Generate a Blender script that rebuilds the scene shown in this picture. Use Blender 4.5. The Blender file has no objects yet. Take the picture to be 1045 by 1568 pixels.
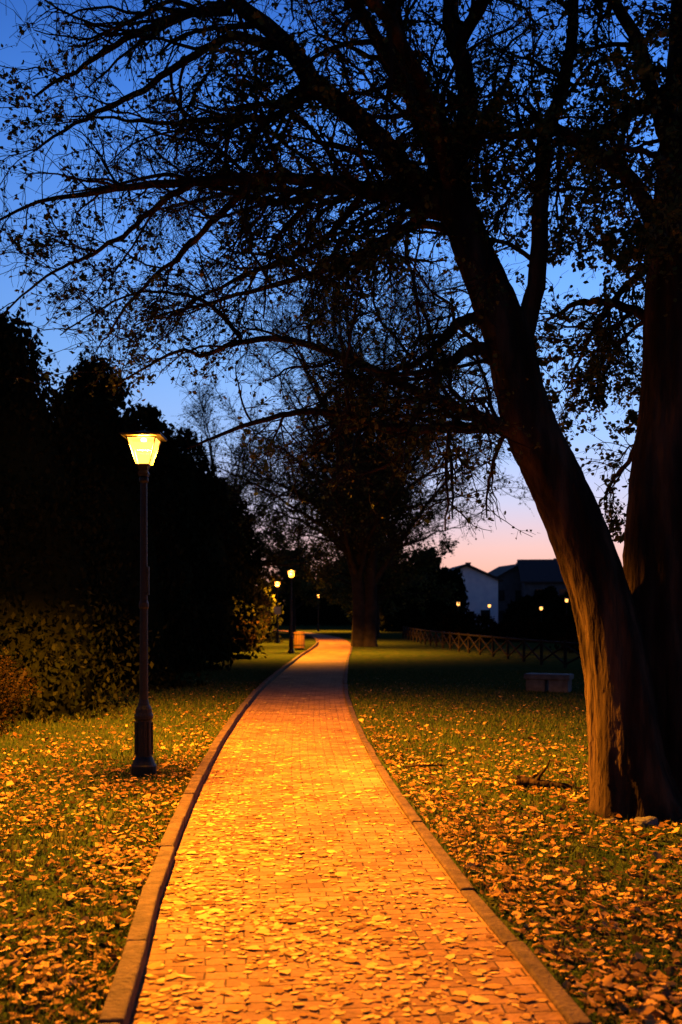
import bpy, math, random
import numpy as np
from mathutils import Vector
rng = np.random.default_rng(11)
random.seed(7)
D = bpy.data
scene = bpy.context.scene
COL = scene.collection

# ------------------------------------------------------------ helpers
def arr_mesh(name, verts, faces, mat, parent=None, smooth=False, uv=None):
    verts = np.asarray(verts, dtype=np.float32).reshape(-1, 3)
    faces = np.asarray(faces, dtype=np.int32)
    me = D.meshes.new(name)
    me.vertices.add(len(verts)); me.vertices.foreach_set("co", verts.ravel())
    k = faces.shape[1]
    me.loops.add(faces.size); me.loops.foreach_set("vertex_index", faces.ravel())
    me.polygons.add(len(faces)); me.polygons.foreach_set("loop_start", np.arange(0, faces.size, k, dtype=np.int32))
    if smooth: me.polygons.foreach_set("use_smooth", np.ones(len(faces), dtype=bool))
    if uv is not None:
        l = me.uv_layers.new(name="UVMap")
        l.data.foreach_set("uv", np.asarray(uv, dtype=np.float32)[faces.ravel()].ravel())
    me.update(calc_edges=True); me.validate()
    me.materials.append(mat)
    ob = D.objects.new(name, me); COL.objects.link(ob)
    if parent: ob.parent = parent
    return ob

def py_mesh(name, verts, faces, mat, parent=None, smooth=False, bevel=0):
    me = D.meshes.new(name); me.from_pydata([tuple(v) for v in verts], [], faces); me.update()
    me.materials.append(mat)
    if smooth:
        for p in me.polygons: p.use_smooth = True
    ob = D.objects.new(name, me); COL.objects.link(ob)
    if parent: ob.parent = parent
    if bevel:
        m = ob.modifiers.new("bevel", 'BEVEL'); m.width = bevel; m.segments = 2
    return ob

def empty(name, loc=(0, 0, 0)):
    e = D.objects.new(name, None); e.location = loc; COL.objects.link(e); return e

class Geo:
    def __init__(s): s.v = []; s.f = []
    def box(s, c, d, rz=0, ax=None):
        n = len(s.v); cx, cy, cz = c; dx, dy, dz = d[0]/2, d[1]/2, d[2]/2
        ca, sa = math.cos(rz), math.sin(rz)
        for z in (-dz, dz):
            for x, y in ((-dx, -dy), (dx, -dy), (dx, dy), (-dx, dy)):
                s.v.append((cx + x*ca - y*sa, cy + x*sa + y*ca, cz + z))
        s.f += [(n+3, n+2, n+1, n), (n+4, n+5, n+6, n+7)] + [(n+i, n+(i+1) % 4, n+4+(i+1) % 4, n+4+i) for i in range(4)]
    def beam(s, a, b, r, sides=6):
        a = Vector(a); b = Vector(b); t = (b-a).normalized()
        u = t.cross(Vector((0.13, 0.31, 0.94))).normalized(); w = t.cross(u)
        n = len(s.v)
        for p, rr in ((a, r), (b, r*0.93)):
            for i in range(sides):
                th = 2*math.pi*i/sides
                s.v.append(tuple(p + u*math.cos(th)*rr + w*math.sin(th)*rr))
        s.f += [(n+i, n+(i+1) % sides, n+sides+(i+1) % sides, n+sides+i) for i in range(sides)]
        s.f += [tuple(n+i for i in range(sides))[::-1], tuple(n+sides+i for i in range(sides))]
    def lathe(s, prof, sides=16, c=(0, 0, 0), rot=0):
        n = len(s.v)
        for r, z in prof:
            for i in range(sides):
                th = 2*math.pi*i/sides + rot
                s.v.append((c[0]+r*math.cos(th), c[1]+r*math.sin(th), c[2]+z))
        for j in range(len(prof)-1):
            for i in range(sides):
                a = n+j*sides+i; b = n+j*sides+(i+1) % sides
                s.f.append((a, b, b+sides, a+sides))
        s.f.append(tuple(n+i for i in range(sides))[::-1])
        s.f.append(tuple(n+(len(prof)-1)*sides+i for i in range(sides)))
    def make(s, name, mat, parent=None, smooth=False, bevel=0):
        return py_mesh(name, s.v, s.f, mat, parent, smooth, bevel)

# ------------------------------------------------------------ materials
def new_mat(name):
    m = D.materials.new(name); m.use_nodes = True
    nt = m.node_tree; b = nt.nodes["Principled BSDF"]
    return m, nt, b

def noise_mat(name, cols, scale=5, rough=0.9, bump=0.0, bscale=None, detail=6, island=False, spec=0.2, stretch=None, trans=0.0):
    m, nt, b = new_mat(name); N = nt.nodes; L = nt.links
    ramp = N.new("ShaderNodeValToRGB")
    e = ramp.color_ramp.elements
    while len(e) < len(cols): e.new(0.5)
    for i, c in enumerate(cols):
        e[i].position = (0.3 + 0.4*i/(len(cols)-1)) if not island else i/(len(cols)-1)
        e[i].color = (*c, 1)
    if island:
        g = N.new("ShaderNodeNewGeometry"); L.new(g.outputs["Random Per Island"], ramp.inputs[0])
    else:
        tc = N.new("ShaderNodeTexCoord"); nz = N.new("ShaderNodeTexNoise")
        nz.inputs["Scale"].default_value = scale; nz.inputs["Detail"].default_value = detail
        mp = N.new("ShaderNodeMapping"); L.new(tc.outputs["Object"], mp.inputs[0])
        if stretch: mp.inputs["Scale"].default_value = stretch
        L.new(mp.outputs[0], nz.inputs["Vector"]); L.new(nz.outputs["Fac"], ramp.inputs[0])
        if bump:
            n2 = N.new("ShaderNodeTexNoise"); n2.inputs["Scale"].default_value = bscale or scale*3
            n2.inputs["Detail"].default_value = 8
            L.new(mp.outputs[0], n2.inputs["Vector"])
            bp = N.new("ShaderNodeBump"); bp.inputs["Strength"].default_value = 1; bp.inputs["Distance"].default_value = bump
            L.new(n2.outputs["Fac"], bp.inputs["Height"]); L.new(bp.outputs[0], b.inputs["Normal"])
    L.new(ramp.outputs[0], b.inputs["Base Color"])
    b.inputs["Roughness"].default_value = rough
    b.inputs["Specular IOR Level"].default_value = spec
    if trans:
        t = N.new("ShaderNodeBsdfTranslucent"); L.new(ramp.outputs[0], t.inputs[0]); mx = N.new("ShaderNodeMixShader"); mx.inputs[0].default_value = trans
        L.new(b.outputs[0], mx.inputs[1]); L.new(t.outputs[0], mx.inputs[2]); L.new(mx.outputs[0], N["Material Output"].inputs[0])
    return m

M_bark = noise_mat("bark", [(0.006, 0.004, 0.003), (0.018, 0.012, 0.009), (0.05, 0.033, 0.022)], 7, 0.95, 0.10, 11, stretch=(1, 1, 0.16), spec=0.03)
M_bark_far = noise_mat("bark_far", [(0.010, 0.009, 0.008), (0.028, 0.023, 0.018)], 3, 0.95, spec=0.03)
M_twig = noise_mat("twig", [(0.010, 0.008, 0.006), (0.022, 0.016, 0.011)], 3, 0.95, spec=0.03)
M_leaf = noise_mat("tree_leaf", [(0.018, 0.030, 0.007), (0.040, 0.055, 0.012), (0.085, 0.07, 0.014)], island=True, rough=0.75, spec=0.1, trans=0.25)
M_leaf_far = noise_mat("far_tree_leaf", [(0.024, 0.040, 0.010), (0.045, 0.065, 0.016), (0.10, 0.095, 0.022)], island=True, rough=0.8, spec=0.05, trans=0.2)
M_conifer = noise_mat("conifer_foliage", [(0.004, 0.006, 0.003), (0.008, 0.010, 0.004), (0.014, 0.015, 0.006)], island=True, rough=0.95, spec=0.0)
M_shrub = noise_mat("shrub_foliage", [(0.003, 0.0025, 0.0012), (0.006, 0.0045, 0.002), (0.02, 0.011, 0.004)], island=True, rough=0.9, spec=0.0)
M_goldshrub = noise_mat("golden_shrub_foliage", [(0.04, 0.04, 0.01), (0.10, 0.075, 0.018), (0.18, 0.12, 0.025)], island=True, rough=0.85, spec=0.05)
M_fallen = noise_mat("fallen_leaf", [(0.10, 0.045, 0.015), (0.28, 0.155, 0.045), (0.42, 0.26, 0.08), (0.54, 0.37, 0.12), (0.15, 0.075, 0.025)], island=True, rough=0.9, spec=0.03, trans=0.15)
M_litter = noise_mat("leaf_litter", [(0.05, 0.025, 0.008), (0.14, 0.07, 0.02), (0.29, 0.165, 0.045), (0.38, 0.23, 0.07), (0.08, 0.04, 0.012), (0.19, 0.09, 0.024)], island=True, rough=0.85, spec=0.05, trans=0.15)
M_blade = noise_mat("grass_blade", [(0.018, 0.038, 0.006), (0.036, 0.058, 0.012), (0.085, 0.070, 0.022)], island=True, rough=0.85, spec=0.05, trans=0.25)
M_ground = noise_mat("grass_ground", [(0.012, 0.026, 0.006), (0.026, 0.042, 0.011), (0.05, 0.045, 0.016)], 3.5, 0.95, 0.03, 30, spec=0.0)
M_kerb = noise_mat("kerb_stone", [(0.040, 0.027, 0.018), (0.095, 0.064, 0.040)], 9, 0.9, 0.012, 40, spec=0.05)
M_stone = noise_mat("stone", [(0.04, 0.036, 0.032), (0.10, 0.092, 0.08)], 6, 0.9, 0.012, 25)
M_iron = noise_mat("painted_iron", [(0.004, 0.004, 0.004), (0.010, 0.009, 0.008)], 20, 0.5, 0.001, 60, spec=0.2)
M_wood = noise_mat("weathered_wood", [(0.008, 0.0065, 0.005), (0.022, 0.017, 0.012)], 8, 0.9, 0.004, 30, spec=0.05)
M_binwood = noise_mat("bin_wood", [(0.04, 0.02, 0.008), (0.07, 0.036, 0.015)], 12, 0.7, 0.002, 40)
M_plaster = noise_mat("white_plaster", [(0.60, 0.62, 0.66), (0.76, 0.76, 0.76)], 1.5, 0.9)
M_plaster2 = noise_mat("grey_plaster", [(0.06, 0.06, 0.06), (0.10, 0.09, 0.09)], 1.5, 0.9)
M_roof = noise_mat("roof_tiles", [(0.03, 0.02, 0.018), (0.05, 0.035, 0.028)], 8, 0.9)
M_window = noise_mat("window_glass", [(0.01, 0.012, 0.015), (0.02, 0.022, 0.026)], 2, 0.1, spec=0.5)
M_sign = noise_mat("sign_panel", [(0.2, 0.2, 0.2), (0.3, 0.3, 0.3)], 4, 0.6)

def emis_mat(name, col, s, transp=0.0):
    m = D.materials.new(name); m.use_nodes = True; nt = m.node_tree; nt.nodes.clear()
    o = nt.nodes.new("ShaderNodeOutputMaterial"); e = nt.nodes.new("ShaderNodeEmission")
    e.inputs[0].default_value = (*col, 1); e.inputs[1].default_value = s
    if transp:
        t = nt.nodes.new("ShaderNodeBsdfTransparent"); mx = nt.nodes.new("ShaderNodeMixShader")
        mx.inputs[0].default_value = 1-transp
        nt.links.new(t.outputs[0], mx.inputs[1]); nt.links.new(e.outputs[0], mx.inputs[2]); nt.links.new(mx.outputs[0], o.inputs[0])
    else: nt.links.new(e.outputs[0], o.inputs[0])
    return m
M_glow = emis_mat("lit_lantern_glass", (1, 0.30, 0.045), 7.5, 0.5)
M_bulb = emis_mat("sodium_bulb", (1, 0.5, 0.12), 30)
M_winlit2 = emis_mat("garden_lamp_glass", (1, .42, .1), 3)

# paving bricks
M_pave, nt, b = new_mat("brick_paving"); N = nt.nodes; L = nt.links
uv = N.new("ShaderNodeUVMap"); br = N.new("ShaderNodeTexBrick")
nw = N.new("ShaderNodeTexNoise"); nw.inputs["Scale"].default_value = 3.0; L.new(uv.outputs[0], nw.inputs["Vector"])
wv = N.new("ShaderNodeVectorMath"); wv.operation = 'MULTIPLY_ADD'; L.new(nw.outputs["Color"], wv.inputs[0]); wv.inputs[1].default_value = (.03, .03, 0); L.new(uv.outputs[0], wv.inputs[2])
L.new(wv.outputs[0], br.inputs["Vector"])
br.inputs["Scale"].default_value = 1; br.inputs["Brick Width"].default_value = 0.20; br.inputs["Row Height"].default_value = 0.10
br.inputs["Mortar Size"].default_value = 0.006; br.inputs["Mortar Smooth"].default_value = 0.8
br.inputs["Color1"].default_value = (0.25, 0.135, 0.062, 1); br.inputs["Color2"].default_value = (0.155, 0.082, 0.038, 1)
br.inputs["Mortar"].default_value = (0.065, 0.037, 0.018, 1)
nz = N.new("ShaderNodeTexNoise"); nz.inputs["Scale"].default_value = 1.7; nz.inputs["Detail"].default_value = 10; nz.inputs["Roughness"].default_value = 0.78
L.new(uv.outputs[0], nz.inputs["Vector"])
mr = N.new("ShaderNodeMapRange"); mr.inputs[1].default_value = 0.32; mr.inputs[2].default_value = 0.68; mr.inputs[3].default_value = 0.4; mr.inputs[4].default_value = 1.45
L.new(nz.outputs["Fac"], mr.inputs[0])
mx = N.new("ShaderNodeVectorMath"); mx.operation = 'SCALE'
L.new(br.outputs["Color"], mx.inputs[0]); L.new(mr.outputs[0], mx.inputs["Scale"]); L.new(mx.outputs[0], b.inputs["Base Color"])
n2 = N.new("ShaderNodeTexNoise"); n2.inputs["Scale"].default_value = 45; n2.inputs["Detail"].default_value = 6; L.new(uv.outputs[0], n2.inputs["Vector"])
ma = N.new("ShaderNodeMath"); ma.operation = 'MULTIPLY_ADD'; ma.inputs[1].default_value = -1.0
L.new(br.outputs["Fac"], ma.inputs[0])
sc = N.new("ShaderNodeMath"); sc.operation = 'MULTIPLY'; sc.inputs[1].default_value = 0.8; L.new(n2.outputs["Fac"], sc.inputs[0]); L.new(sc.outputs[0], ma.inputs[2])
bp = N.new("ShaderNodeBump"); bp.inputs["Distance"].default_value = 0.007; bp.inputs["Strength"].default_value = 1
L.new(ma.outputs[0], bp.inputs["Height"]); L.new(bp.outputs[0], b.inputs["Normal"])
b.inputs["Roughness"].default_value = 0.9; b.inputs["Specular IOR Level"].default_value = 0.05

# ------------------------------------------------------------ world
w = D.worlds.new("World"); scene.world = w; w.use_nodes = True
nt = w.node_tree; N = nt.nodes; L = nt.links
bg = N["Background"]
tc = N.new("ShaderNodeTexCoord"); sep = N.new("ShaderNodeSeparateXYZ"); L.new(tc.outputs["Generated"], sep.inputs[0])
ramp = N.new("ShaderNodeValToRGB"); L.new(sep.outputs[2], ramp.inputs[0])
stops = [(0.0, (.72, .28, .17)), (0.03, (.82, .38, .27)), (0.065, (.72, .45, .43)), (0.11, (.50, .50, .68)), (0.17, (.30, .47, .85)),
         (0.25, (.19, .42, .92)), (0.335, (.125, .34, .92)), (0.44, (.068, .25, .84)), (0.53, (.032, .15, .62)), (1.0, (.008, .03, .13))]
e = ramp.color_ramp.elements
while len(e) < len(stops): e.new(0.5)
for i, (p, c) in enumerate(stops): e[i].position = p; e[i].color = (*c, 1)
dt = N.new("ShaderNodeVectorMath"); dt.operation = 'DOT_PRODUCT'; L.new(tc.outputs["Generated"], dt.inputs[0])
dv = Vector((0.42, 0.9, 0)).normalized(); dt.inputs[1].default_value = dv
m1 = N.new("ShaderNodeMapRange"); L.new(dt.outputs["Value"], m1.inputs[0])
m1.inputs[1].default_value = 0.3; m1.inputs[2].default_value = 0.96; m1.inputs[3].default_value = 0.36; m1.inputs[4].default_value = 1.35
vs = N.new("ShaderNodeVectorMath"); vs.operation = 'SCALE'; L.new(ramp.outputs[0], vs.inputs[0]); L.new(m1.outputs[0], vs.inputs["Scale"])
sky = N.new("ShaderNodeTexSky"); sky.sky_type = 'NISHITA'; sky.sun_disc = False
sky.sun_elevation = math.radians(-1.5); sky.sun_rotation = math.radians(25)
s2 = N.new("ShaderNodeVectorMath"); s2.operation = 'SCALE'; s2.inputs["Scale"].default_value = 0.03; L.new(sky.outputs[0], s2.inputs[0])
ad = N.new("ShaderNodeVectorMath"); ad.operation = 'ADD'; L.new(vs.outputs[0], ad.inputs[0]); L.new(s2.outputs[0], ad.inputs[1])
L.new(ad.outputs[0], bg.inputs[0]); bg.inputs[1].default_value = 1.0

# ------------------------------------------------------------ camera
cam = D.cameras.new("camera"); co = D.objects.new("camera", cam); COL.objects.link(co); scene.camera = co
co.location = (0, 0, 1.7); co.rotation_euler = (math.radians(90), 0, 0)
cam.sensor_fit = 'VERTICAL'; cam.sensor_height = 36; cam.sensor_width = 24; cam.lens = 35
cam.shift_y = 0.0995; cam.clip_end = 3000; cam.clip_start = 0.05
cam.dof.use_dof = True; cam.dof.focus_distance = 9.5; cam.dof.aperture_fstop = 2.2
scene.view_settings.view_transform = 'Standard'; scene.view_settings.look = 'None'; scene.view_settings.exposure = 0

# ------------------------------------------------------------ ground
S = 1500
py_mesh("ground", [(-S, -S, 0), (S, -S, 0), (S, S, 0), (-S, S, 0)], [(0, 1, 2, 3)], M_ground)

# ------------------------------------------------------------ path
CL = np.array([(0.55, -6), (0.32, 0), (0.03, 4.1), (-0.2, 6.3), (-0.51, 10.6), (-0.73, 16.2), (-0.84, 23.6), (-0.70, 37), (-0.42, 57), (-1.6, 76), (-5.5, 97), (-15, 122), (-30, 150)], float)
def catmull(P, n):
    P = np.asarray(P, float); Q = np.vstack([2*P[0]-P[1], P, 2*P[-1]-P[-2]]); out = []
    m = len(P)-1
    T = np.linspace(0, m, n)
    for t in T:
        i = min(int(t), m-1); u = t-i
        a, b_, c, d = Q[i], Q[i+1], Q[i+2], Q[i+3]
        out.append(0.5*((2*b_)+(-a+c)*u+(2*a-5*b_+4*c-d)*u*u+(-a+3*b_-3*c+d)*u**3))
    return np.array(out)
cl = catmull(CL, 260)
tg = np.gradient(cl, axis=0); tg /= np.linalg.norm(tg, axis=1)[:, None]
nr = np.stack([tg[:, 1], -tg[:, 0]], 1)
sl = np.concatenate([[0], np.cumsum(np.linalg.norm(np.diff(cl, axis=0), axis=1))])
HW = 0.905
nx = 5
offs = np.linspace(-HW, HW, nx)
V = []; UV = []
for i in range(len(cl)):
    for o in offs:
        p = cl[i]+nr[i]*o; V.append((p[0], p[1], 0.006)); UV.append((o+5, sl[i]))
F = [(i*nx+j, i*nx+j+1, (i+1)*nx+j+1, (i+1)*nx+j) for i in range(len(cl)-1) for j in range(nx-1)]
arr_mesh("brick_path", V, F, M_pave, uv=UV)
def cx(y): return np.interp(y, cl[:, 1], cl[:, 0])
def kerb(name, side, h, wdt):
    G = Geo(); s = 0.0
    total = sl[-1]
    while s < total-1.1:
        a = s+0.004; b_ = s+0.996
        pts = []
        jit = random.uniform(-0.008, 0.008); jo = random.uniform(-0.009, 0.009)
        for q in (a, b_):
            c = np.array([np.interp(q, sl, cl[:, 0]), np.interp(q, sl, cl[:, 1])]); n = np.array([np.interp(q, sl, nr[:, 0]), np.interp(q, sl, nr[:, 1])])
            pts.append((c+n*side*(HW+jo), c+n*side*(HW+wdt+jo)))
        n0 = len(G.v); H = h+jit
        for z in (-0.05, H):
            for p in (pts[0][0], pts[0][1], pts[1][1], pts[1][0]): G.v.append((p[0], p[1], z))
        G.f += [(n0+3, n0+2, n0+1, n0), (n0+4, n0+5, n0+6, n0+7)]+[(n0+i, n0+(i+1) % 4, n0+4+(i+1) % 4, n0+4+i) for i in range(4)]
        s += 1.0
    return G.make(name, M_kerb, bevel=0.012)
kerb("kerb", -1, 0.10, 0.10)
kerb("kerb", 1, 0.028, 0.09)

# ------------------------------------------------------------ leaves as geometry
def rand_rot(n, tilt=None):
    th = rng.uniform(0, 2*np.pi, n)
    if tilt is None:
        z = rng.uniform(-1, 1, n); ph = rng.uniform(0, 2*np.pi, n)
        nn = np.stack([np.sqrt(1-z*z)*np.cos(ph), np.sqrt(1-z*z)*np.sin(ph), z], 1)
    else:
        nn = np.stack([rng.normal(0, tilt, n), rng.normal(0, tilt, n), np.ones(n)], 1)
    nn /= np.linalg.norm(nn, axis=1)[:, None]
    a = np.stack([np.cos(th), np.sin(th), np.zeros(n)+0.1], 1)
    u = np.cross(nn, a); u /= np.linalg.norm(u, axis=1)[:, None]
    v = np.cross(nn, u)
    return u, v, nn
LEAF = np.array([(0, -.5, 0), (-.30, -.18, .10), (-.26, .2, .12), (0, .5, .0), (.26, .2, .12), (.30, -.18, .10)])
def leaves(name, C, size, mat, parent=None, tilt=None, curl=1.0):
    n = len(C); u, v, nn = rand_rot(n, tilt)
    size = np.broadcast_to(size, (n,))
    cu = (rng.uniform(-.5, 1.2, n) if tilt is not None else rng.uniform(-1, 1, n)*1.6)*curl
    wid = rng.uniform(0.7, 1.45, n); sk = rng.uniform(-.14, .14, (n, 6))
    P = np.zeros((n, 6, 3))
    for k in range(6):
        l = LEAF[k]
        bend = (l[1]**2)*rng.uniform(-.3, 1.0, n)*curl
        P[:, k] = C+(u*(l[0]*wid+sk[:, k])[:, None]+v*(l[1]+sk[:, 5-k])[:, None]+nn*((l[2]*cu+bend))[:, None])*size[:, None]
    idx = np.arange(n)[:, None]*6
    F = np.concatenate([idx+np.array([0, 3, 2, 1]), idx+np.array([0, 5, 4, 3])], 0)
    return arr_mesh(name, P.reshape(-1, 3), F, mat, parent)
def quads(name, C, size, mat, parent=None):
    n = len(C); u, v, nn = rand_rot(n); size = np.broadcast_to(size, (n,))[:, None]
    P = np.stack([C-u*size*.5, C+v*size*.3, C+u*size*.5, C-v*size*.3], 1)
    F = np.arange(n)[:, None]*4+np.array([0, 1, 2, 3])
    return arr_mesh(name, P.reshape(-1, 3), F, mat, parent)

# fallen leaves
def scatter(n, y0, y1, xw):
    y = y0*(y1/y0)**rng.uniform(0, 1, n); x = rng.uniform(-xw, xw, n); return x, y
x, y = scatter(170000, 2.6, 26, 7.5)
clump = np.sin(x*2.1+np.sin(y*1.3)*2)*np.sin(y*1.7+x)+np.sin(x*5+y*3.1)*0.5
d = x-cx(y)
onp = np.abs(d) < HW-0.02
edge = (np.abs(d) > HW+0.12)
dens = np.where(onp, (0.46+0.28*clump)*np.clip(1.0-.7*d, .4, 1.4), 0.42+0.32*clump)
dens += np.where(edge & (np.abs(d) < 1.5), .3, 0)
# thick under the leaning tree, thin on the open lawn
dens += np.where(edge, .25*np.exp(-((x-1.2)**2/1.6+(y-9.5)**2/9)), 0)
dens *= np.where(edge & (np.abs(d) > 3.2), 0.6, 1)*np.clip(1.45-y/15, .18, 1)
keep = (rng.uniform(0, 1, len(x)) < dens) & (onp | edge)
x, y, onp = x[keep], y[keep], onp[keep]
sz = rng.uniform(0.022, 0.058, len(x))*np.where(rng.uniform(0, 1, len(x)) < .16, 1.6, 1)
z = np.where(onp, 0.0085+rng.uniform(0, 0.003, len(x)), rng.uniform(0.008, 0.04, len(x)))
k = onp
leaves("fallen_leaves", np.stack([x[k], y[k], z[k]], 1), sz[k]*1.1, M_fallen, tilt=.05, curl=.28)
k = ~onp
leaves("fallen_leaves", np.stack([x[k], y[k], z[k]], 1), sz[k]*1.05, M_litter, tilt=.3, curl=.9)

# grass blades
n = 230000
x, y = scatter(n, 2.6, 30, 8.5)
d = np.abs(x-cx(y)); k = (d > HW+0.10); x, y = x[k], y[k]; n = len(x)
h = rng.uniform(0.025, 0.07, n)*(1+0.3*np.sin(x*1.7)*np.sin(y*1.1)); a = rng.uniform(0, np.pi, n); wd = rng.uniform(0.003, 0.006, n)*(1+y*0.07)
ux, uy = np.cos(a)*wd, np.sin(a)*wd
lx, ly = rng.normal(0, 0.5, n)*h, rng.normal(0, 0.5, n)*h
P = np.stack([np.stack([x-ux, y-uy, 0*x], 1), np.stack([x+ux, y+uy, 0*x], 1), np.stack([x+lx, y+ly, h], 1)], 1)
arr_mesh("grass", P.reshape(-1, 3), np.arange(n)[:, None]*3+np.array([0, 1, 2]), M_blade)

# ------------------------------------------------------------ tubes / tree growth
def tubes(P, R, S, flute=0.0):
    N_, K, _ = P.shape
    T = np.gradient(P, axis=1); T /= np.linalg.norm(T, axis=2)[..., None]+1e-9
    mt = T.mean(axis=1); ref = np.where(np.abs(mt[:, 2:3]) > 0.7, np.array([[0, 1, 0.]]), np.array([[0, 0, 1.]]))
    U = np.cross(T, ref[:, None, :]); U /= np.linalg.norm(U, axis=2)[..., None]+1e-9
    W = np.cross(T, U)
    th = np.arange(S)*2*np.pi/S
    rr = R[..., None]*np.ones(S)
    if flute:
        s = np.arange(K)[None, :, None]*12.0/K; ph = rng.uniform(0, 6, N_)[:, None, None]
        low = 1+1.8*np.exp(-s*.6)
        rr = rr*(1+flute*low*(0.6*np.sin(3*th+ph+s*0.5)+0.5*np.sin(5*th-ph-s*0.4)+0.3*np.sin(9*th+s*0.6+ph)+.2*np.sin(17*th-s*.8)*np.sin(s*2.1+th*2)))
        if S > 30: rr = rr+rng.normal(0, .004, rr.shape)
    V = P[:, :, None, :]+rr[..., None]*(np.cos(th)[None, None, :, None]*U[:, :, None, :]+np.sin(th)[None, None, :, None]*W[:, :, None, :])
    idx = (np.arange(N_)[:, None, None]*K*S+np.arange(K-1)[None, :, None]*S+np.arange(S)[None, None, :])
    j = np.roll(np.arange(S), -1)
    idx2 = (np.arange(N_)[:, None, None]*K*S+np.arange(K-1)[None, :, None]*S+j[None, None, :])
    F = np.stack([idx, idx2, idx2+S, idx+S], -1).reshape(-1, 4)
    return V.reshape(-1, 3), F
def tubes_obj(name, lst, mat, parent):
    VV = []; FF = []; o = 0
    for P, R, S, fl in lst:
        v, f = tubes(P, R, S, fl); VV.append(v); FF.append(f+o); o += len(v)
    return arr_mesh(name, np.concatenate(VV), np.concatenate(FF), mat, parent, smooth=True)
def limbs(defs, K=28):
    P = []; R = []
    for pts in defs:
        c = catmull(np.array(pts, float), K); P.append(c[:, :3]); R.append(c[:, 3])
    return np.array(P), np.maximum(np.array(R), 0.004)
def grow(P, R, n, lmin, lmax, K, fwd, rand, bias, grav, rr, tmin=0.15, jit=0.18, rmax=9, ragged=1.0):
    N_, KK, _ = P.shape
    ln = np.linalg.norm(np.diff(P, axis=1), axis=2).sum(1)
    i = rng.choice(N_, n, p=ln/ln.sum()); t = rng.uniform(tmin, 1, n)*(KK-1); a = np.minimum(t.astype(int), KK-2); u = (t-a)[:, None]
    p0 = P[i, a]*(1-u)+P[i, a+1]*u; tan = P[i, a+1]-P[i, a]; tan /= np.linalg.norm(tan, axis=1)[:, None]+1e-9
    r0 = (R[i, a]*(1-u[:, 0])+R[i, a+1]*u[:, 0])
    d = tan*fwd+rng.normal(0, rand, (n, 3))+np.array(bias); d /= np.linalg.norm(d, axis=1)[:, None]
    L_ = rng.uniform(lmin, lmax, n)*(1.15-0.5*t/(KK-1)); st = (L_/(K-1))[:, None]
    Q = [p0]
    for k in range(K-1):
        d = d+rng.normal(0, jit, (n, 3))+np.array((0, 0, grav)); d /= np.linalg.norm(d, axis=1)[:, None]
        Q.append(Q[-1]+d*st)
    Q = np.stack(Q, 1)
    rs = np.minimum(r0*rr, rmax)[:, None]*np.linspace(1, 0.3, K)[None, :]
    return Q, rs
def along(P, n, tmin=0.2, spread=0.02, w=None):
    N_, K, _ = P.shape; i = rng.choice(N_, n, p=w) if w is not None else rng.integers(0, N_, n); t = rng.uniform(tmin, 1, n)*(K-1); a = np.minimum(t.astype(int), K-2); u = (t-a)[:, None]
    return P[i, a]*(1-u)+P[i, a+1]*u+rng.normal(0, spread, (n, 3))

Y0 = 8.5
def LL(*pts):  # (x, z, radius[, dy])
    return [(p[0], Y0+(p[3] if len(p) > 3 else 0), p[1], p[2]) for p in pts]

def prune(B, R):   # boughs kept clear of the lamp and the walk
    bad = ((B[..., 0] < -.9) & (B[..., 2] < 3.75)).any(1) | (B[..., 2] < 2.35).any(1)
    return B[~bad], R[~bad]

# ---- leaning tree
t1 = empty("deciduous_tree", (2.5, Y0, 0))
def addtree(root, trunkdefs, limbdefs, n1, n2, n3, nleaf, leafsize=(0.03, 0.06), bias=(-0.25, 0, -0.05), l1=(0.5, 1.5)):
    o = Vector(root.location)
    TP, TR = limbs(trunkdefs, 110); LP, LR = limbs(limbdefs, 30)
    LP[:, 3:, :] += np.cumsum(rng.normal(0, 0.010, LP[:, 3:, :].shape), axis=1)
    B1, R1 = grow(LP, LR, n1, l1[0], l1[1], 10, 0.7, 0.65, bias, -0.02, 0.5, 0.08, 0.22, 0.022)
    R1 = np.maximum(R1, 0.004); B1, R1 = prune(B1, R1)
    B2, R2 = grow(B1, R1, n2, 0.25, 0.75, 7, 0.7, 0.6, (bias[0]*.5, 0, -0.05), -0.05, 0.6, 0.1, 0.25, 0.008)
    R2 = np.maximum(R2, 0.0024); B2, R2 = prune(B2, R2)
    B3, R3 = grow(B2, R2, n3, 0.10, 0.32, 4, 0.8, 0.6, (0, 0, -0.05), -0.08, 0.7, 0.1, 0.2, 0.0035)
    R3 = np.maximum(R3, 0.0018); B3, R3 = prune(B3, R3)
    sh = np.array(o)
    tubes_obj("trunk", [(TP-sh, TR, 72, 0.055)], M_bark, root)
    tubes_obj("limbs", [(LP-sh, LR, 12, 0.04), (B1-sh, R1, 6, 0)], M_bark, root)
    tubes_obj("twigs", [(B2-sh, R2, 4, 0), (B3-sh, R3, 3, 0)], M_twig, root)
    # leaves hang in clusters: some twigs keep many, others are bare
    m = B3.mean(1); f = np.sin(m[:, 0]*3.1+m[:, 2]*1.7)+np.sin(m[:, 2]*4.3-m[:, 1]*2.2)+np.sin(m[:, 0]*6.7+m[:, 1]*3)
    w_ = np.exp(f*.6)*rng.exponential(1, len(B3)); w_ /= w_.sum()
    C = np.concatenate([along(B3, int(nleaf*.85), w=w_), along(B2, int(nleaf*.15))])-sh
    leaves("foliage", C, rng.uniform(leafsize[0], leafsize[1], len(C)), M_leaf, root)
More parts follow.
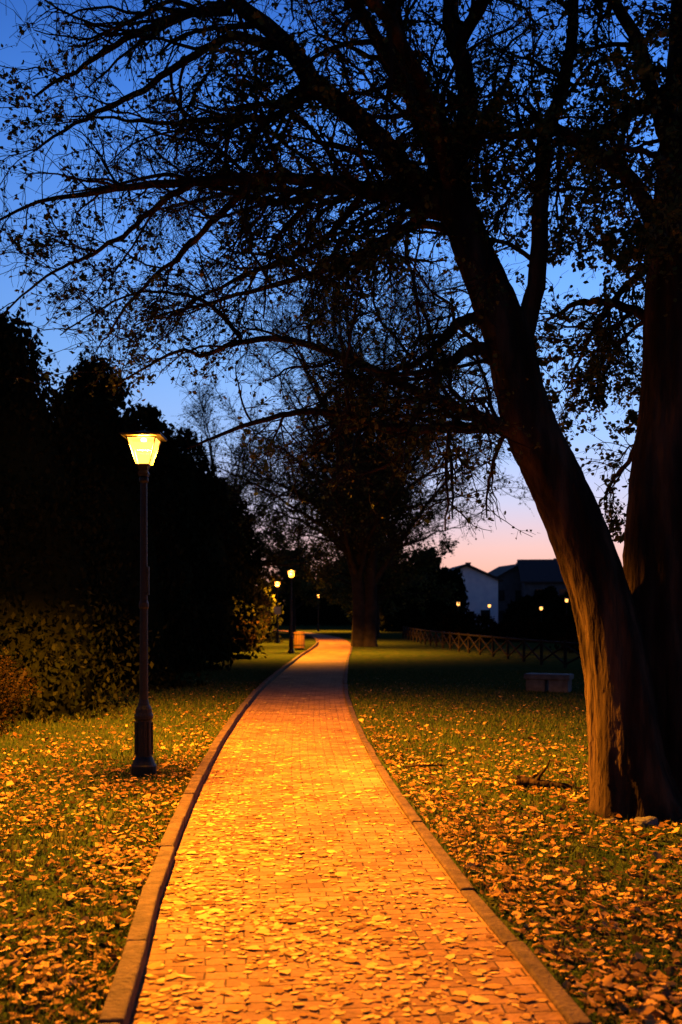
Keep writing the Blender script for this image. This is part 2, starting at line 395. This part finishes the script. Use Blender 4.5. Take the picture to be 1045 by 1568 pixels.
trunk1 = [LL((2.56, -0.15, .50), (2.52, .12, .38), (2.46, .45, .32), (2.42, .82, .29), (2.34, 1.37, .265), (2.2, 1.92, .24), (2.0, 2.47, .235), (1.80, 2.91, .225), (1.64, 3.24, .22),
             (1.53, 3.57, .205), (1.43, 4.01, .195), (1.27, 4.45, .175), (1.13, 4.78, .158), (.98, 5.22, .145), (.92, 5.55, .13), (.80, 5.9, .10))]
limb1 = [
 LL((.93, 5.35, .12), (.66, 6.04, .09), (.52, 6.59, .075), (.43, 7.2, .06), (.3, 8.2, .03)),
 LL((.96, 5.4, .10), (1.04, 6.04, .085), (.98, 6.53, .075), (.87, 7.1, .06), (.8, 8.2, .03)),
 LL((.97, 5.15, .12), (.59, 5.42, .105), (.21, 5.84, .095), (-.23, 6.18, .085), (-.56, 6.53, .075), (-.95, 6.86, .06), (-1.5, 7.4, .03)),
 LL((1.48, 3.85, .11), (1.60, 4.28, .085), (1.68, 4.78, .075), (1.72, 5.33, .068), (1.74, 5.71, .062), (1.87, 6.15, .055), (1.97, 6.87, .045), (2.0, 7.8, .02)),
 LL((1.66, 3.16, .08), (1.4, 3.27, .06), (1.06, 3.25, .048), (.54, 3.28, .04), (.1, 3.35, .033, -.2), (-.29, 3.39, .026, -.3), (-.67, 3.28, .02, -.4), (-1.2, 3.05, .008, -.6)),
 LL((1.64, 3.18, .08), (1.30, 3.32, .058), (.98, 3.49, .05), (.54, 3.68, .042), (.1, 3.93, .035, .2), (-.45, 4.17, .03, .4), (-.89, 4.2, .025, .5), (-1.27, 4.13, .02, .7), (-1.6, 4.2, .015, .8), (-2.3, 3.9, .006, 1)),
 LL((1.42, 3.95, .08), (1.17, 4.15, .055), (.98, 4.06, .045), (.76, 3.85, .035, .1), (.45, 3.75, .025, .2), (.1, 3.6, .01, .5)),
 LL((1.42, 3.75, .08), (1.2, 3.95, .06), (1.0, 3.93, .05, -.1), (.8, 3.78, .035, -.2), (.5, 3.68, .02, -.4), (.1, 3.65, .01, -.7)),
 LL((1.0, 5.1, .09), (.65, 5.17, .065), (.21, 5.22, .055, -.2), (-.23, 5.24, .048, -.3), (-.67, 5.22, .042, -.4), (-1.22, 5.16, .034, -.5), (-1.77, 5.1, .026, -.5), (-2.3, 5.0, .016, -.6), (-2.9, 4.75, .006, -.6)),
 LL((.3, 5.25, .04), (-.1, 5.45, .035, .2), (-.5, 5.41, .03, .4), (-1.05, 5.55, .025, .5), (-1.66, 5.77, .018, .6), (-2.6, 5.7, .006, .8)),
 LL((-.23, 6.18, .04), (-.5, 6.05, .03, -.1), (-.65, 5.77, .025, -.2), (-.8, 5.5, .012, -.2)),
 LL((-.2, 6.16, .04), (-.67, 6.1, .034, .3), (-1.05, 6.26, .028, .6), (-1.66, 6.4, .02, .9), (-2.6, 6.5, .008, 1)),
 LL((1.1, 4.85, .05), (.75, 5.05, .035, .1), (.35, 4.95, .028, .3), (-.1, 4.75, .02, .3), (.0, 4.5, .016, .3), (.1, 4.2, .008, .3)),
 LL((.95, 5.3, .07), (.6, 5.7, .05, -1.0), (.0, 6.1, .04, -1.9), (-.7, 6.3, .03, -2.6), (-1.6, 6.2, .01, -3.2)),
 LL((.9, 5.5, .06), (.2, 6.3, .045, -.8), (-.6, 6.9, .035, -1.3), (-1.6, 7.2, .02, -1.8), (-2.6, 6.9, .008, -2.2)),
 LL((.9, 5.4, .07), (.5, 5.9, .05, 1.2), (-.2, 6.3, .04, 2.4), (-1.2, 6.7, .03, 3.4), (-2.6, 6.8, .01, 4.2)),
 LL((.9, 5.3, .06), (.6, 5.5, .05, 1.5), (0, 5.6, .04, 2.8), (-1.2, 5.5, .025, 3.6), (-2.6, 5.2, .008, 4)),
 LL((1.0, 5.6, .07), (1.3, 6.2, .05, .8), (1.5, 6.9, .04, 1.6), (1.8, 7.6, .02, 2)),
 LL((.98, 6.5, .06), (1.3, 6.9, .04, -.8), (1.5, 7.3, .03, -1.8), (1.6, 7.4, .01, -2.6)),
 LL((-.9, 4.2, .022, .5), (-1.2, 4.5, .02, .6), (-1.6, 4.65, .015, .7), (-2.1, 4.6, .01, .8), (-2.7, 4.3, .005, .9)),
 LL((-.6, 6.55, .05), (-.9, 6.5, .035, -.2), (-1.4, 6.2, .028, -.3), (-1.9, 5.8, .02, -.4), (-2.5, 5.4, .008, -.5)),
 LL((-.95, 6.86, .05), (-1.5, 6.9, .035, .2), (-2.0, 6.7, .025, .3), (-2.7, 6.3, .01, .4)),
 LL((-1.2, 5.16, .03, -.5), (-1.6, 4.95, .022, -.4), (-2.0, 4.7, .016, -.3), (-2.5, 4.5, .01, -.2), (-3.0, 4.1, .005, -.1)),
 LL((-.7, 5.22, .035, -.4), (-1.1, 4.95, .025, -.2), (-1.5, 4.7, .018, 0), (-1.9, 4.35, .012, .1), (-2.2, 4.0, .005, .2)),
 LL((.2, 5.22, .035, -.2), (-.2, 4.95, .025, .3), (-.7, 4.8, .02, .5), (-1.2, 4.65, .014, .7), (-1.7, 4.4, .006, .9)),
]
addtree(t1, trunk1, limb1, 400, 4000, 16000, 24000, (.027, .055))

# ---- upright neighbour tree
t2 = empty("deciduous_tree", (3.0, Y0+.35, 0))
trunk2 = [LL((3.05, -.15, .62, .3), (3.0, .12, .50, .3), (2.93, .6, .42, .3), (2.82, 1.37, .36, .3), (2.82, 1.92, .33, .3), (2.87, 2.9, .30, .3), (2.95, 3.57, .28, .3), (2.97, 4.67, .25, .3), (3.05, 5.77, .22, .3), (3.1, 6.86, .18, .3), (3.1, 8.2, .1, .3))]
limb2 = [
 LL((2.95, 4.95, .12, .3), (2.68, 5.3, .075, .3), (2.48, 5.52, .065, .2), (2.2, 5.64, .055, .1), (1.91, 5.77, .045), (1.64, 5.72, .035, -.1), (1.1, 5.66, .02, -.3), (.6, 5.8, .01, -.3)),
 LL((3.0, 5.6, .09, .3), (2.7, 6.2, .06, .1), (2.4, 6.7, .05), (2.0, 7.1, .03, -.2), (1.5, 7.4, .01, -.5)),
 LL((3.0, 4.2, .06, .3), (2.6, 4.5, .04, .6), (2.3, 4.6, .028, .9), (2.0, 4.5, .01, 1.2)),
 LL((2.95, 3.4, .05, .3), (2.7, 3.35, .03, .6), (2.5, 3.1, .02, .9), (2.4, 2.8, .01, 1.2)),
 LL((3.0, 4.6, .06, .3), (2.7, 5.0, .04, -.3), (2.4, 5.2, .028, -.9), (2.0, 5.1, .01, -1.4)),
 LL((3.05, 6.2, .09, .3), (2.9, 6.8, .06, -.7), (2.6, 7.2, .04, -1.6), (2.0, 7.2, .01, -2.4)),
 LL((3.05, 5.5, .09, .3), (3.4, 6.2, .06, 0), (4.0, 6.9, .04, -.2), (4.8, 7.4, .01, -.4)),
 LL((3.0, 4.5, .08, .3), (3.5, 5.0, .05, .8), (4.2, 5.3, .03, 1.2), (5, 5.2, .01, 1.8)),
 LL((3.0, 5.0, .05, .3), (2.7, 4.8, .03, 1.2), (2.5, 4.4, .02, 1.8), (2.4, 4.0, .01, 2.2)),
 LL((3.0, 6.4, .06, .3), (2.6, 6.3, .04, .7), (2.3, 6.1, .03, 1.0), (2.1, 6.0, .01, 1.3)),
]
addtree(t2, trunk2, limb2, 130, 1400, 6000, 27000, (0.03, 0.06), (-.15, 0, -.1), (.4, 1.2))

# ------------------------------------------------------------ background broadleaf trees
def bgtree(name, loc, H, Rc, tr, nl, n1, n2, n3, nleaf, leaf=(0.1, 0.2), fork=0.22, mat=M_leaf_far, rmin=0.012, stems=1):
    root = empty(name, loc); defs = []; tdefs = []
    hz = H*fork
    for k in range(stems):
        ox = (k-(stems-1)/2)*tr*1.3
        tdefs.append([(ox*.8, 0, -.2, tr*1.4), (ox, 0, .5, tr*1.0), (ox*1.1+.05, 0, hz*.5, tr*.85), (ox*1.6, 0, hz, tr*.7), (ox*3, 0.1, hz*1.8, tr*.35)])
    for i in range(nl):
        a = i*2.4+rng.uniform(-.3, .3); el = rng.uniform(0.0, 1.0)
        R_ = Rc*math.cos(el*1.35)*rng.uniform(.85, 1.05); zt = hz+ (H-hz)*(0.06+0.9*math.sin(el*1.4))*rng.uniform(.9, 1.03)
        z0 = hz*rng.uniform(0.7, 1.5)
        ca, sa = math.cos(a), math.sin(a)
        ox = (random.randrange(stems)-(stems-1)/2)*tr*2
        defs.append([(ox, 0, z0, tr*.42), (ox+ca*R_*.22, sa*R_*.22, z0+(zt-z0)*.35, tr*.28), (ca*R_*.6, sa*R_*.6, z0+(zt-z0)*.72, tr*.15), (ca*R_, sa*R_, zt, 0.02)])
    TP, TR = limbs(tdefs, 24); LP, LR = limbs(defs, 18)
    LP[:, 3:] += np.cumsum(rng.normal(0, 0.05*H/20, LP[:, 3:].shape), axis=1)
    s = H/20
    B1, R1 = grow(LP, LR, n1, 1.5*s, 4*s, 8, .7, .5, (0, 0, .12), 0.02, .5, .15, .15, .05*s)
    R1 = np.maximum(R1, rmin*1.6)
    B2, R2 = grow(B1, R1, n2, .8*s, 2.2*s, 6, .8, .5, (0, 0, .15), 0.02, .5, .1, .18, .025)
    R2 = np.maximum(R2, rmin)
    B3, R3 = grow(B2, R2, n3, .3*s, 1.2*s, 4, .8, .5, (0, 0, .15), 0.0, .5, .1, .2, .015)
    R3 = np.maximum(R3, rmin*.55)
    tubes_obj("trunk", [(TP, TR, 16, .06), (LP, LR, 8, 0)], M_bark_far, root)
    tubes_obj("twigs", [(B1, R1, 4, 0), (B2, R2, 3, 0), (B3, R3, 3, 0)], M_bark_far, root)
    if nleaf: 
        C = np.concatenate([along(B3, nleaf//2, spread=.08), along(B2, nleaf//2, spread=.15)])
        C = C[rng.uniform(0, 1, len(C)) < np.clip(1.2-(C[:, 2]-hz)/(H-hz)*1.1, .12, 1)]
        leaves("foliage", C, rng.uniform(leaf[0], leaf[1], len(C)), mat, root)
    return root
bgtree("large_deciduous_tree", (1.2, 52, 0), 19.8, 9.0, 0.40, 42, 680, 6600, 27000, 38000, (.08, .17), stems=2, rmin=.010)
bgtree("deciduous_tree", (-7.5, 62, 0), 15, 6.5, 0.35, 18, 200, 1800, 7000, 11000)
bgtree("deciduous_tree", (2.5, 72, 0), 12, 6.0, 0.3, 22, 220, 1800, 6000, 22000, (.12, .25))
bgtree("deciduous_tree", (-4.3, 88, 0), 12, 5.5, 0.3, 16, 150, 1200, 4000, 14000, (.15, .3))
bgtree("deciduous_tree", (1.5, 105, 0), 11, 7, 0.3, 16, 150, 1200, 4000, 14000, (.2, .4))

# ------------------------------------------------------------ conifers
def conifer(name, loc, H, R_, n=9000, size=(.12, .28), mat=M_conifer, base=0.0):
    root = empty(name, loc)
    g = Geo(); g.lathe([(.16, -.1), (.14, H*.5), (.03, H*.95)], 8); g.make("trunk", M_bark_far, root)
    nb = 300
    t = rng.uniform(0, 1, nb)**1.25; a = rng.uniform(0, 2*np.pi, nb)
    prof = (1-t)**0.5*(0.80+0.2*np.minimum(1, t*6))
    rr = R_*prof*rng.uniform(.72, 1.08, nb); z = base+t*(H-base)
    bc = np.stack([rr*np.cos(a), rr*np.sin(a), z], 1)
    br = R_*.26*(0.5+.7*(1-t))*rng.uniform(.6, 1.2, nb)
    i = rng.integers(0, nb, n); dv = rng.normal(0, 1, (n, 3)); dv /= np.linalg.norm(dv, axis=1)[:, None]
    C = bc[i]+dv*(br[i]*rng.uniform(.5, 1.15, n))[:, None]*np.array([1, 1, 1.15]); C[:, 2] = np.maximum(C[:, 2], 0.04)
    quads("foliage", C, rng.uniform(size[0], size[1], n), mat, root)
    g = Geo(); g.lathe([(R_*.7, .05+base), (R_*.7, H*.25), (R_*.58, H*.5), (R_*.38, H*.75), (R_*.1, H*.93)], 14); g.make("added_core", M_conifer, root, True)  # solid dark core added inside the foliage to block see-through
    return root
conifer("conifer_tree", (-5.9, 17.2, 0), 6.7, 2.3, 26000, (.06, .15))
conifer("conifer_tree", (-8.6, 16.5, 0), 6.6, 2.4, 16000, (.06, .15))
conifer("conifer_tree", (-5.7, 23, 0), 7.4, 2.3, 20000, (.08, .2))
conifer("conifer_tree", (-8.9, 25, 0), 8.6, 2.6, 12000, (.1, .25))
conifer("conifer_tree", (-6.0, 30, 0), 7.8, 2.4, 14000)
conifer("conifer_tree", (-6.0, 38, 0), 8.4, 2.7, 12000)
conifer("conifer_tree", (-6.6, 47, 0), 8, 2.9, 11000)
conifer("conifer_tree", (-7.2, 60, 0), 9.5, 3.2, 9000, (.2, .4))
def shrub(name, loc, H, R_, n, size, mat=M_shrub):
    root = empty(name, loc)
    g = Geo()
    for k in range(9):
        a = k*.7; g.beam((0.05*math.cos(a), .05*math.sin(a), 0), (R_*.7*math.cos(a), R_*.7*math.sin(a), H*.75), .018)
    g.make("stems", M_twig, root)
    nb = 50; dv = rng.normal(0, 1, (nb, 3)); dv /= np.linalg.norm(dv, axis=1)[:, None]
    bc = dv*rng.uniform(.4, .85, nb)[:, None]*np.array([R_, R_, H*.5])+np.array([0, 0, H*.5])
    i = rng.integers(0, nb, n); C = bc[i]+rng.normal(0, R_*.13, (n, 3)); C[:, 2] = np.maximum(C[:, 2], .03)
    leaves("foliage", C, rng.uniform(size[0], size[1], n), mat, root)
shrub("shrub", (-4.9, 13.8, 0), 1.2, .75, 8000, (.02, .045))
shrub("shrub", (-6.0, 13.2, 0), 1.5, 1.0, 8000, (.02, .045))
shrub("shrub", (-4.4, 50, 0), 3.2, 1.0, 4500, (.10, .2), M_goldshrub)
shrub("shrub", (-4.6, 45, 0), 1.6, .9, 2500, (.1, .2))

def mass(name, segs, n, size, mat=M_conifer):
    C = []
    for (x0, y0, x1, y1, h0, h1, dep) in segs:
        m = n//len(segs); t = rng.uniform(0, 1, m)
        x = x0+(x1-x0)*t; y = y0+(y1-y0)*t
        hh = h0+(h1-h0)*t; hh = hh*(0.82+0.13*np.sin(x*.9+y*.13)+0.09*np.sin(x*2.3+1)+.06*np.sin(x*5.1))
        z = hh*rng.uniform(0, 1, m)**1.15
        ofs = rng.uniform(-dep, dep, m)*np.sqrt(np.maximum(0.05, 1-(z/hh)**2))
        C.append(np.stack([x+rng.normal(0, .2, m), y+ofs, z], 1))
    C = np.concatenate(C)
    return quads(name, C, rng.uniform(size[0], size[1], len(C)), mat)
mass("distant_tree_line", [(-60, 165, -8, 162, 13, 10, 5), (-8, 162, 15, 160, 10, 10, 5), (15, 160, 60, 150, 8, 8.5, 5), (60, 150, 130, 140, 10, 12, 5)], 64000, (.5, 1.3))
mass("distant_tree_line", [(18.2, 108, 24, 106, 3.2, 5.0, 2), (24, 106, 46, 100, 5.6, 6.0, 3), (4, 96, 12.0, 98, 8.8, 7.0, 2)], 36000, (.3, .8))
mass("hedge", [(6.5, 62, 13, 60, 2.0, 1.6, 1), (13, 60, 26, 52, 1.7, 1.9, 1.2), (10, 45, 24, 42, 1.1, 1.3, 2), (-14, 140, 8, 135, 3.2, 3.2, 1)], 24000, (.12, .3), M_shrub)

# ------------------------------------------------------------ houses
def house(name, loc, W, Dp, H, rh, rz, wall, plain=False):
    root = empty(name, loc); root.rotation_euler = (0, 0, rz)
    g = Geo(); w2, d2 = W/2, Dp/2
    v = [(-w2, -d2, 0), (w2, -d2, 0), (w2, d2, 0), (-w2, d2, 0), (-w2, -d2, H), (w2, -d2, H), (w2, d2, H), (-w2, d2, H), (0, -d2, H+rh), (0, d2, H+rh)]
    f = [(0, 1, 5, 8, 4), (2, 3, 7, 9, 6), (1, 2, 6, 5), (3, 0, 4, 7)]
    py_mesh("walls", v, f, wall, root)
    o = .5; t = .22; sl_ = rh/w2
    v = []
    for y in (-d2-o, d2+o):
        v += [(-w2-o, y, H-o*sl_+.03), (0, y, H+rh+.03), (w2+o, y, H-o*sl_+.03), (w2+o, y, H-o*sl_+t), (0, y, H+rh+t+.05), (-w2-o, y, H-o*sl_+t)]
    f = [(0, 1, 4, 5), (1, 2, 3, 4), (6, 11, 10, 7), (7, 10, 9, 8), (5, 4, 10, 11), (4, 3, 9, 10), (0, 6, 7, 1), (1, 7, 8, 2), (0, 5, 11, 6), (2, 8, 9, 3)]
    py_mesh("roof", v, f, M_roof, root)
    g = Geo(); fr = Geo()
    for zz in (1.5, 4.3):
        if zz > H-.6: continue
        for k in range(3):
            xx = -w2*.6+k*w2*.6
            if not (plain and (k != 2 or zz > 3)):
                g.box((xx, -d2-.03, zz), (.9, .06, 1.3)); fr.box((xx, -d2-.06, zz-.72), (1.15, .14, .08)); fr.box((xx-.5, -d2-.05, zz), (.08, .1, 1.36)); fr.box((xx+.5, -d2-.05, zz), (.08, .1, 1.36))
            g.box((w2+.03, -d2*.6+k*d2*.6, zz), (.06, .9, 1.3)); g.box((-w2-.03, -d2*.6+k*d2*.6, zz), (.06, .9, 1.3))
    g.make("windows", M_window, root); fr.make("window_frames", M_wood, root)
    g = Geo(); g.box((w2*.3, 0, H+rh*.9), (.5, .5, 1.4)); g.box((w2*.3, 0, H+rh*.9+.75), (.62, .62, .1)); g.make("chimney", M_plaster2, root)
    g = Geo(); g.box((w2*.12, -d2-.04, 1.0), (.95, .08, 2.0)); g.make("door", M_wood, root)
    return root
house("white_house", (14.1, 119, 0), 7.4, 9, 5.6, 1.6, math.radians(4), M_plaster, True)
house("dark_house", (30, 138, 0), 13, 10, 6.0, 3.0, math.radians(84), M_plaster2)
house("dark_house", (24, 142, 0), 9, 8, 6.0, 2.4, math.radians(10), M_plaster2)

# ------------------------------------------------------------ street lamps
def lamp(loc, power, sign=False, r=0.07):
    root = empty("street_lamp", loc)
    g = Geo()
    g.lathe([(.135, 0), (.135, .10), (.12, .12), (.105, .16), (.088, .20), (.085, .58), (.10, .60), (.10, .63), (.088, .66), (.085, .70), (.06, .74), (.046, .80), (.043, 1.75), (.052, 1.77), (.052, 1.81), (.041, 1.84), (.036, 3.08), (.05, 3.10), (.05, 3.13), (.035, 3.15)], 20)
    for k in range(8):
        a = k*math.pi/4; g.box((.092*math.cos(a), .092*math.sin(a), .39), (.012, .016, .34), a)
    g.box((.05, 0, 2.05), (.012, .03, .3))
    g.make("pole", M_iron, root)
    s2 = math.sqrt(2)
    g = Geo(); g.lathe([(.045*s2, 3.15), (.055*s2, 3.18), (.04*s2, 3.21), (.06*s2, 3.26), (.064*s2, 3.275)], 4, rot=math.pi/4)
    bh, th, zb, zt = .072, .150, 3.275, 3.545
    for sx, sy in ((1, 1), (1, -1), (-1, 1), (-1, -1)):
        g.beam((sx*bh, sy*bh, zb), (sx*th, sy*th, zt), .009, 5)
    for (ax, ay), (bx, by) in (((-1, -1), (1, -1)), ((1, -1), (1, 1)), ((1, 1), (-1, 1)), ((-1, 1), (-1, -1))):
        g.beam((ax*th, ay*th, zt), (bx*th, by*th, zt), .009, 5)
        g.beam((ax*.112, ay*.112, 3.405), (bx*.112, by*.112, 3.405), .003, 4)
    g.make("lantern_frame", M_iron, root)
    g = Geo(); g.lathe([(.205*s2, 3.557), (.212*s2, 3.572), (.205*s2, 3.585), (.12*s2, 3.60), (.05*s2, 3.615), (.02, 3.63), (.012, 3.645)], 4, rot=math.pi/4)
    g.make("lantern_cap", M_iron, root)
    b2, t2_ = bh-.004, th-.004
    cb = [(-b2, -b2), (b2, -b2), (b2, b2), (-b2, b2)]; ct = [(-t2_, -t2_), (t2_, -t2_), (t2_, t2_), (-t2_, t2_)]
    v = [(x, y, zb+.005) for x, y in cb]+[(x, y, zt-.005) for x, y in ct]
    f = [(i, (i+1) % 4, 4+(i+1) % 4, 4+i) for i in range(4)]
    py_mesh("lantern_glass", v, f, M_glow, root)
    g = Geo(); g.lathe([(.012, 3.515), (.03, 3.52), (.034, 3.54), (.02, 3.555)], 12); g.make("bulb", M_bulb, root, True)
    if sign:
        g = Geo(); g.box((0, -.06, 1.9), (.42, .02, .45)); g.box((0, -.045, 1.9), (.10, .02, .1)); g.make("notice_plate", M_sign, root)
    l = D.lights.new("lamp_light", 'POINT'); l.energy = power; l.shadow_soft_size = r; l.color = (1.0, 0.325, 0.014)
    l.use_nodes = True; nt = l.node_tree; N = nt.nodes; L = nt.links
    em = N["Emission"]; tcn = N.new("ShaderNodeTexCoord"); sp = N.new("ShaderNodeSeparateXYZ"); L.new(tcn.outputs["Normal"], sp.inputs[0])
    ab = N.new("ShaderNodeMath"); ab.operation = 'MULTIPLY'; ab.inputs[1].default_value = -1; L.new(sp.outputs[2], ab.inputs[0])
    mxn = N.new("ShaderNodeMath"); mxn.operation = 'MAXIMUM'; mxn.inputs[1].default_value = .40; L.new(ab.outputs[0], mxn.inputs[0])
    pw = N.new("ShaderNodeMath"); pw.operation = 'POWER'; pw.inputs[1].default_value = -1.9; L.new(mxn.outputs[0], pw.inputs[0])
    ss = N.new("ShaderNodeMapRange"); ss.interpolation_type = 'SMOOTHSTEP'; L.new(ab.outputs[0], ss.inputs[0])
    ss.inputs[1].default_value = .22; ss.inputs[2].default_value = .60; ss.inputs[3].default_value = .006; ss.inputs[4].default_value = 1
    mu = N.new("ShaderNodeMath"); mu.operation = 'MULTIPLY'; L.new(pw.outputs[0], mu.inputs[0]); L.new(ss.outputs[0], mu.inputs[1])
    L.new(mu.outputs[0], em.inputs["Strength"])
    lo = D.objects.new("lamp_light", l); lo.location = (0, 0, 3.49); lo.parent = root; COL.objects.link(lo)
    return root
lamp((-2.08, 10.5, 0), 17500)
lamp((-2.15, 43, 0), 17500)
lamp((-3.7, 58, 0), 17500, sign=True)
lamp((-2.2, 97, 0), 17500)
def wall_lamp(loc, h):
    root = empty("garden_lamp", loc)
    g = Geo(); g.lathe([(.06, 0), (.04, .1), (.035, h), (.09, h+.02), (.1, h+.05)], 8); g.lathe([(.16, h+.36), (.13, h+.4), (.02, h+.47)], 8); g.make("post", M_iron, root)
    g = Geo(); g.lathe([(.1, h+.05), (.15, h+.2), (.13, h+.35)], 10); g.make("globe", M_winlit2, root, True)
wall_lamp((14.9, 100, 0), 2.3)
wall_lamp((10.6, 90, 0), 2.4)
wall_lamp((18.5, 92, 0), 2.0)
wall_lamp((20.4, 90, 0), 2.7)

# ------------------------------------------------------------ rustic cross fence
fp = catmull(np.array([(10.5, 22), (7.3, 30.5), (6.3, 37), (5.3, 46), (4.6, 57), (4.3, 70)], float), 200)
fs = np.concatenate([[0], np.cumsum(np.linalg.norm(np.diff(fp, axis=0), axis=1))])
q = np.arange(0, fs[-1], 2.0); fx = np.interp(q, fs, fp[:, 0]); fy = np.interp(q, fs, fp[:, 1])
g = Geo()
for i in range(len(q)):
    g.beam((fx[i], fy[i], -.1), (fx[i]+random.uniform(-.02, .02), fy[i], .86), .055, 8)
    if i+1 < len(q):
        a = (fx[i], fy[i]); b_ = (fx[i+1], fy[i+1])
        g.beam((a[0], a[1], .78), (b_[0], b_[1], .78), .042, 8)
        g.beam((a[0], a[1]-.05, .10), (b_[0], b_[1]-.05, .72), .035, 8)
        g.beam((a[0], a[1]+.03, .72), (b_[0], b_[1]+.03, .10), .035, 8)
g.make("wooden_fence", M_wood)

# ------------------------------------------------------------ stone bench, bin, fallen branch, stones
root = empty("stone_bench", (4.55, 21.8, 0)); root.rotation_euler = (0, 0, math.radians(-24))
g = Geo(); g.box((0, 0, .33), (1.0, .50, .12)); g.make("seat", M_stone, root, bevel=.02)
g = Geo(); g.box((-.25, 0, .135), (.42, .44, .27)); g.box((.25, 0, .135), (.42, .44, .27)); g.make("supports", M_stone, root, bevel=.015)
root = empty("waste_bin", (-1.95, 46.5, 0))
g = Geo()
for k in range(14):
    a = 2*math.pi*k/14; g.box((.24*math.cos(a), .24*math.sin(a), .48), (.022, .09, .74), a)
g.make("slats", M_binwood, root)
g = Geo()
g.lathe([(.20, .06), (.225, .08), (.225, .82), (.20, .83)], 16); g.lathe([(.262, .22), (.262, .26)], 16); g.lathe([(.262, .72), (.262, .76)], 16); g.lathe([(.05, 0), (.05, .1)], 8)
g.make("liner", M_iron, root)
def branch(pts, r0, side):
    P, R = limbs([[(*p, r) for p, r in zip(pts, r0)]], 20); B, RB = grow(P, R, side, .15, .4, 5, .6, .5, (0, 0, .0), -.08, .5, .2)
    B[..., 2] = np.maximum(B[..., 2], .02)
    o = tubes_obj("fallen_branch", [(P, R, 10, .08), (B, RB, 5, 0)], M_bark, None); return o
branch([(1.72, 9.75, .06), (1.9, 9.7, .05), (2.1, 9.62, .04), (2.25, 9.6, .03)], [.05, .045, .035, .025], 5)
branch([(.7, 10.9, .03), (.9, 10.85, .05), (1.15, 10.95, .03)], [.012, .012, .006], 4)
def stone(loc, s):
    import bmesh
    bm = bmesh.new(); bmesh.ops.create_icosphere(bm, subdivisions=3, radius=1)
    ph = random.uniform(0, 9)
    for v in bm.verts:
        c = v.co; k = 1+.18*math.sin(c.x*3+ph)*math.cos(c.y*2.6+ph)+.1*math.sin(c.z*5+c.x*4+ph)
        v.co = Vector((c.x*s[0]*k, c.y*s[1]*k, c.z*s[2]*k))
    me = D.meshes.new("field_stone"); bm.to_mesh(me); bm.free(); me.materials.append(M_stone)
    ob = D.objects.new("field_stone", me); ob.location = loc; COL.objects.link(ob)
stone((2.45, 8.0, .02), (.11, .08, .05)); stone((2.2, 8.1, .01), (.05, .04, .03))
print("polys", sum(len(m.polygons) for m in D.meshes))
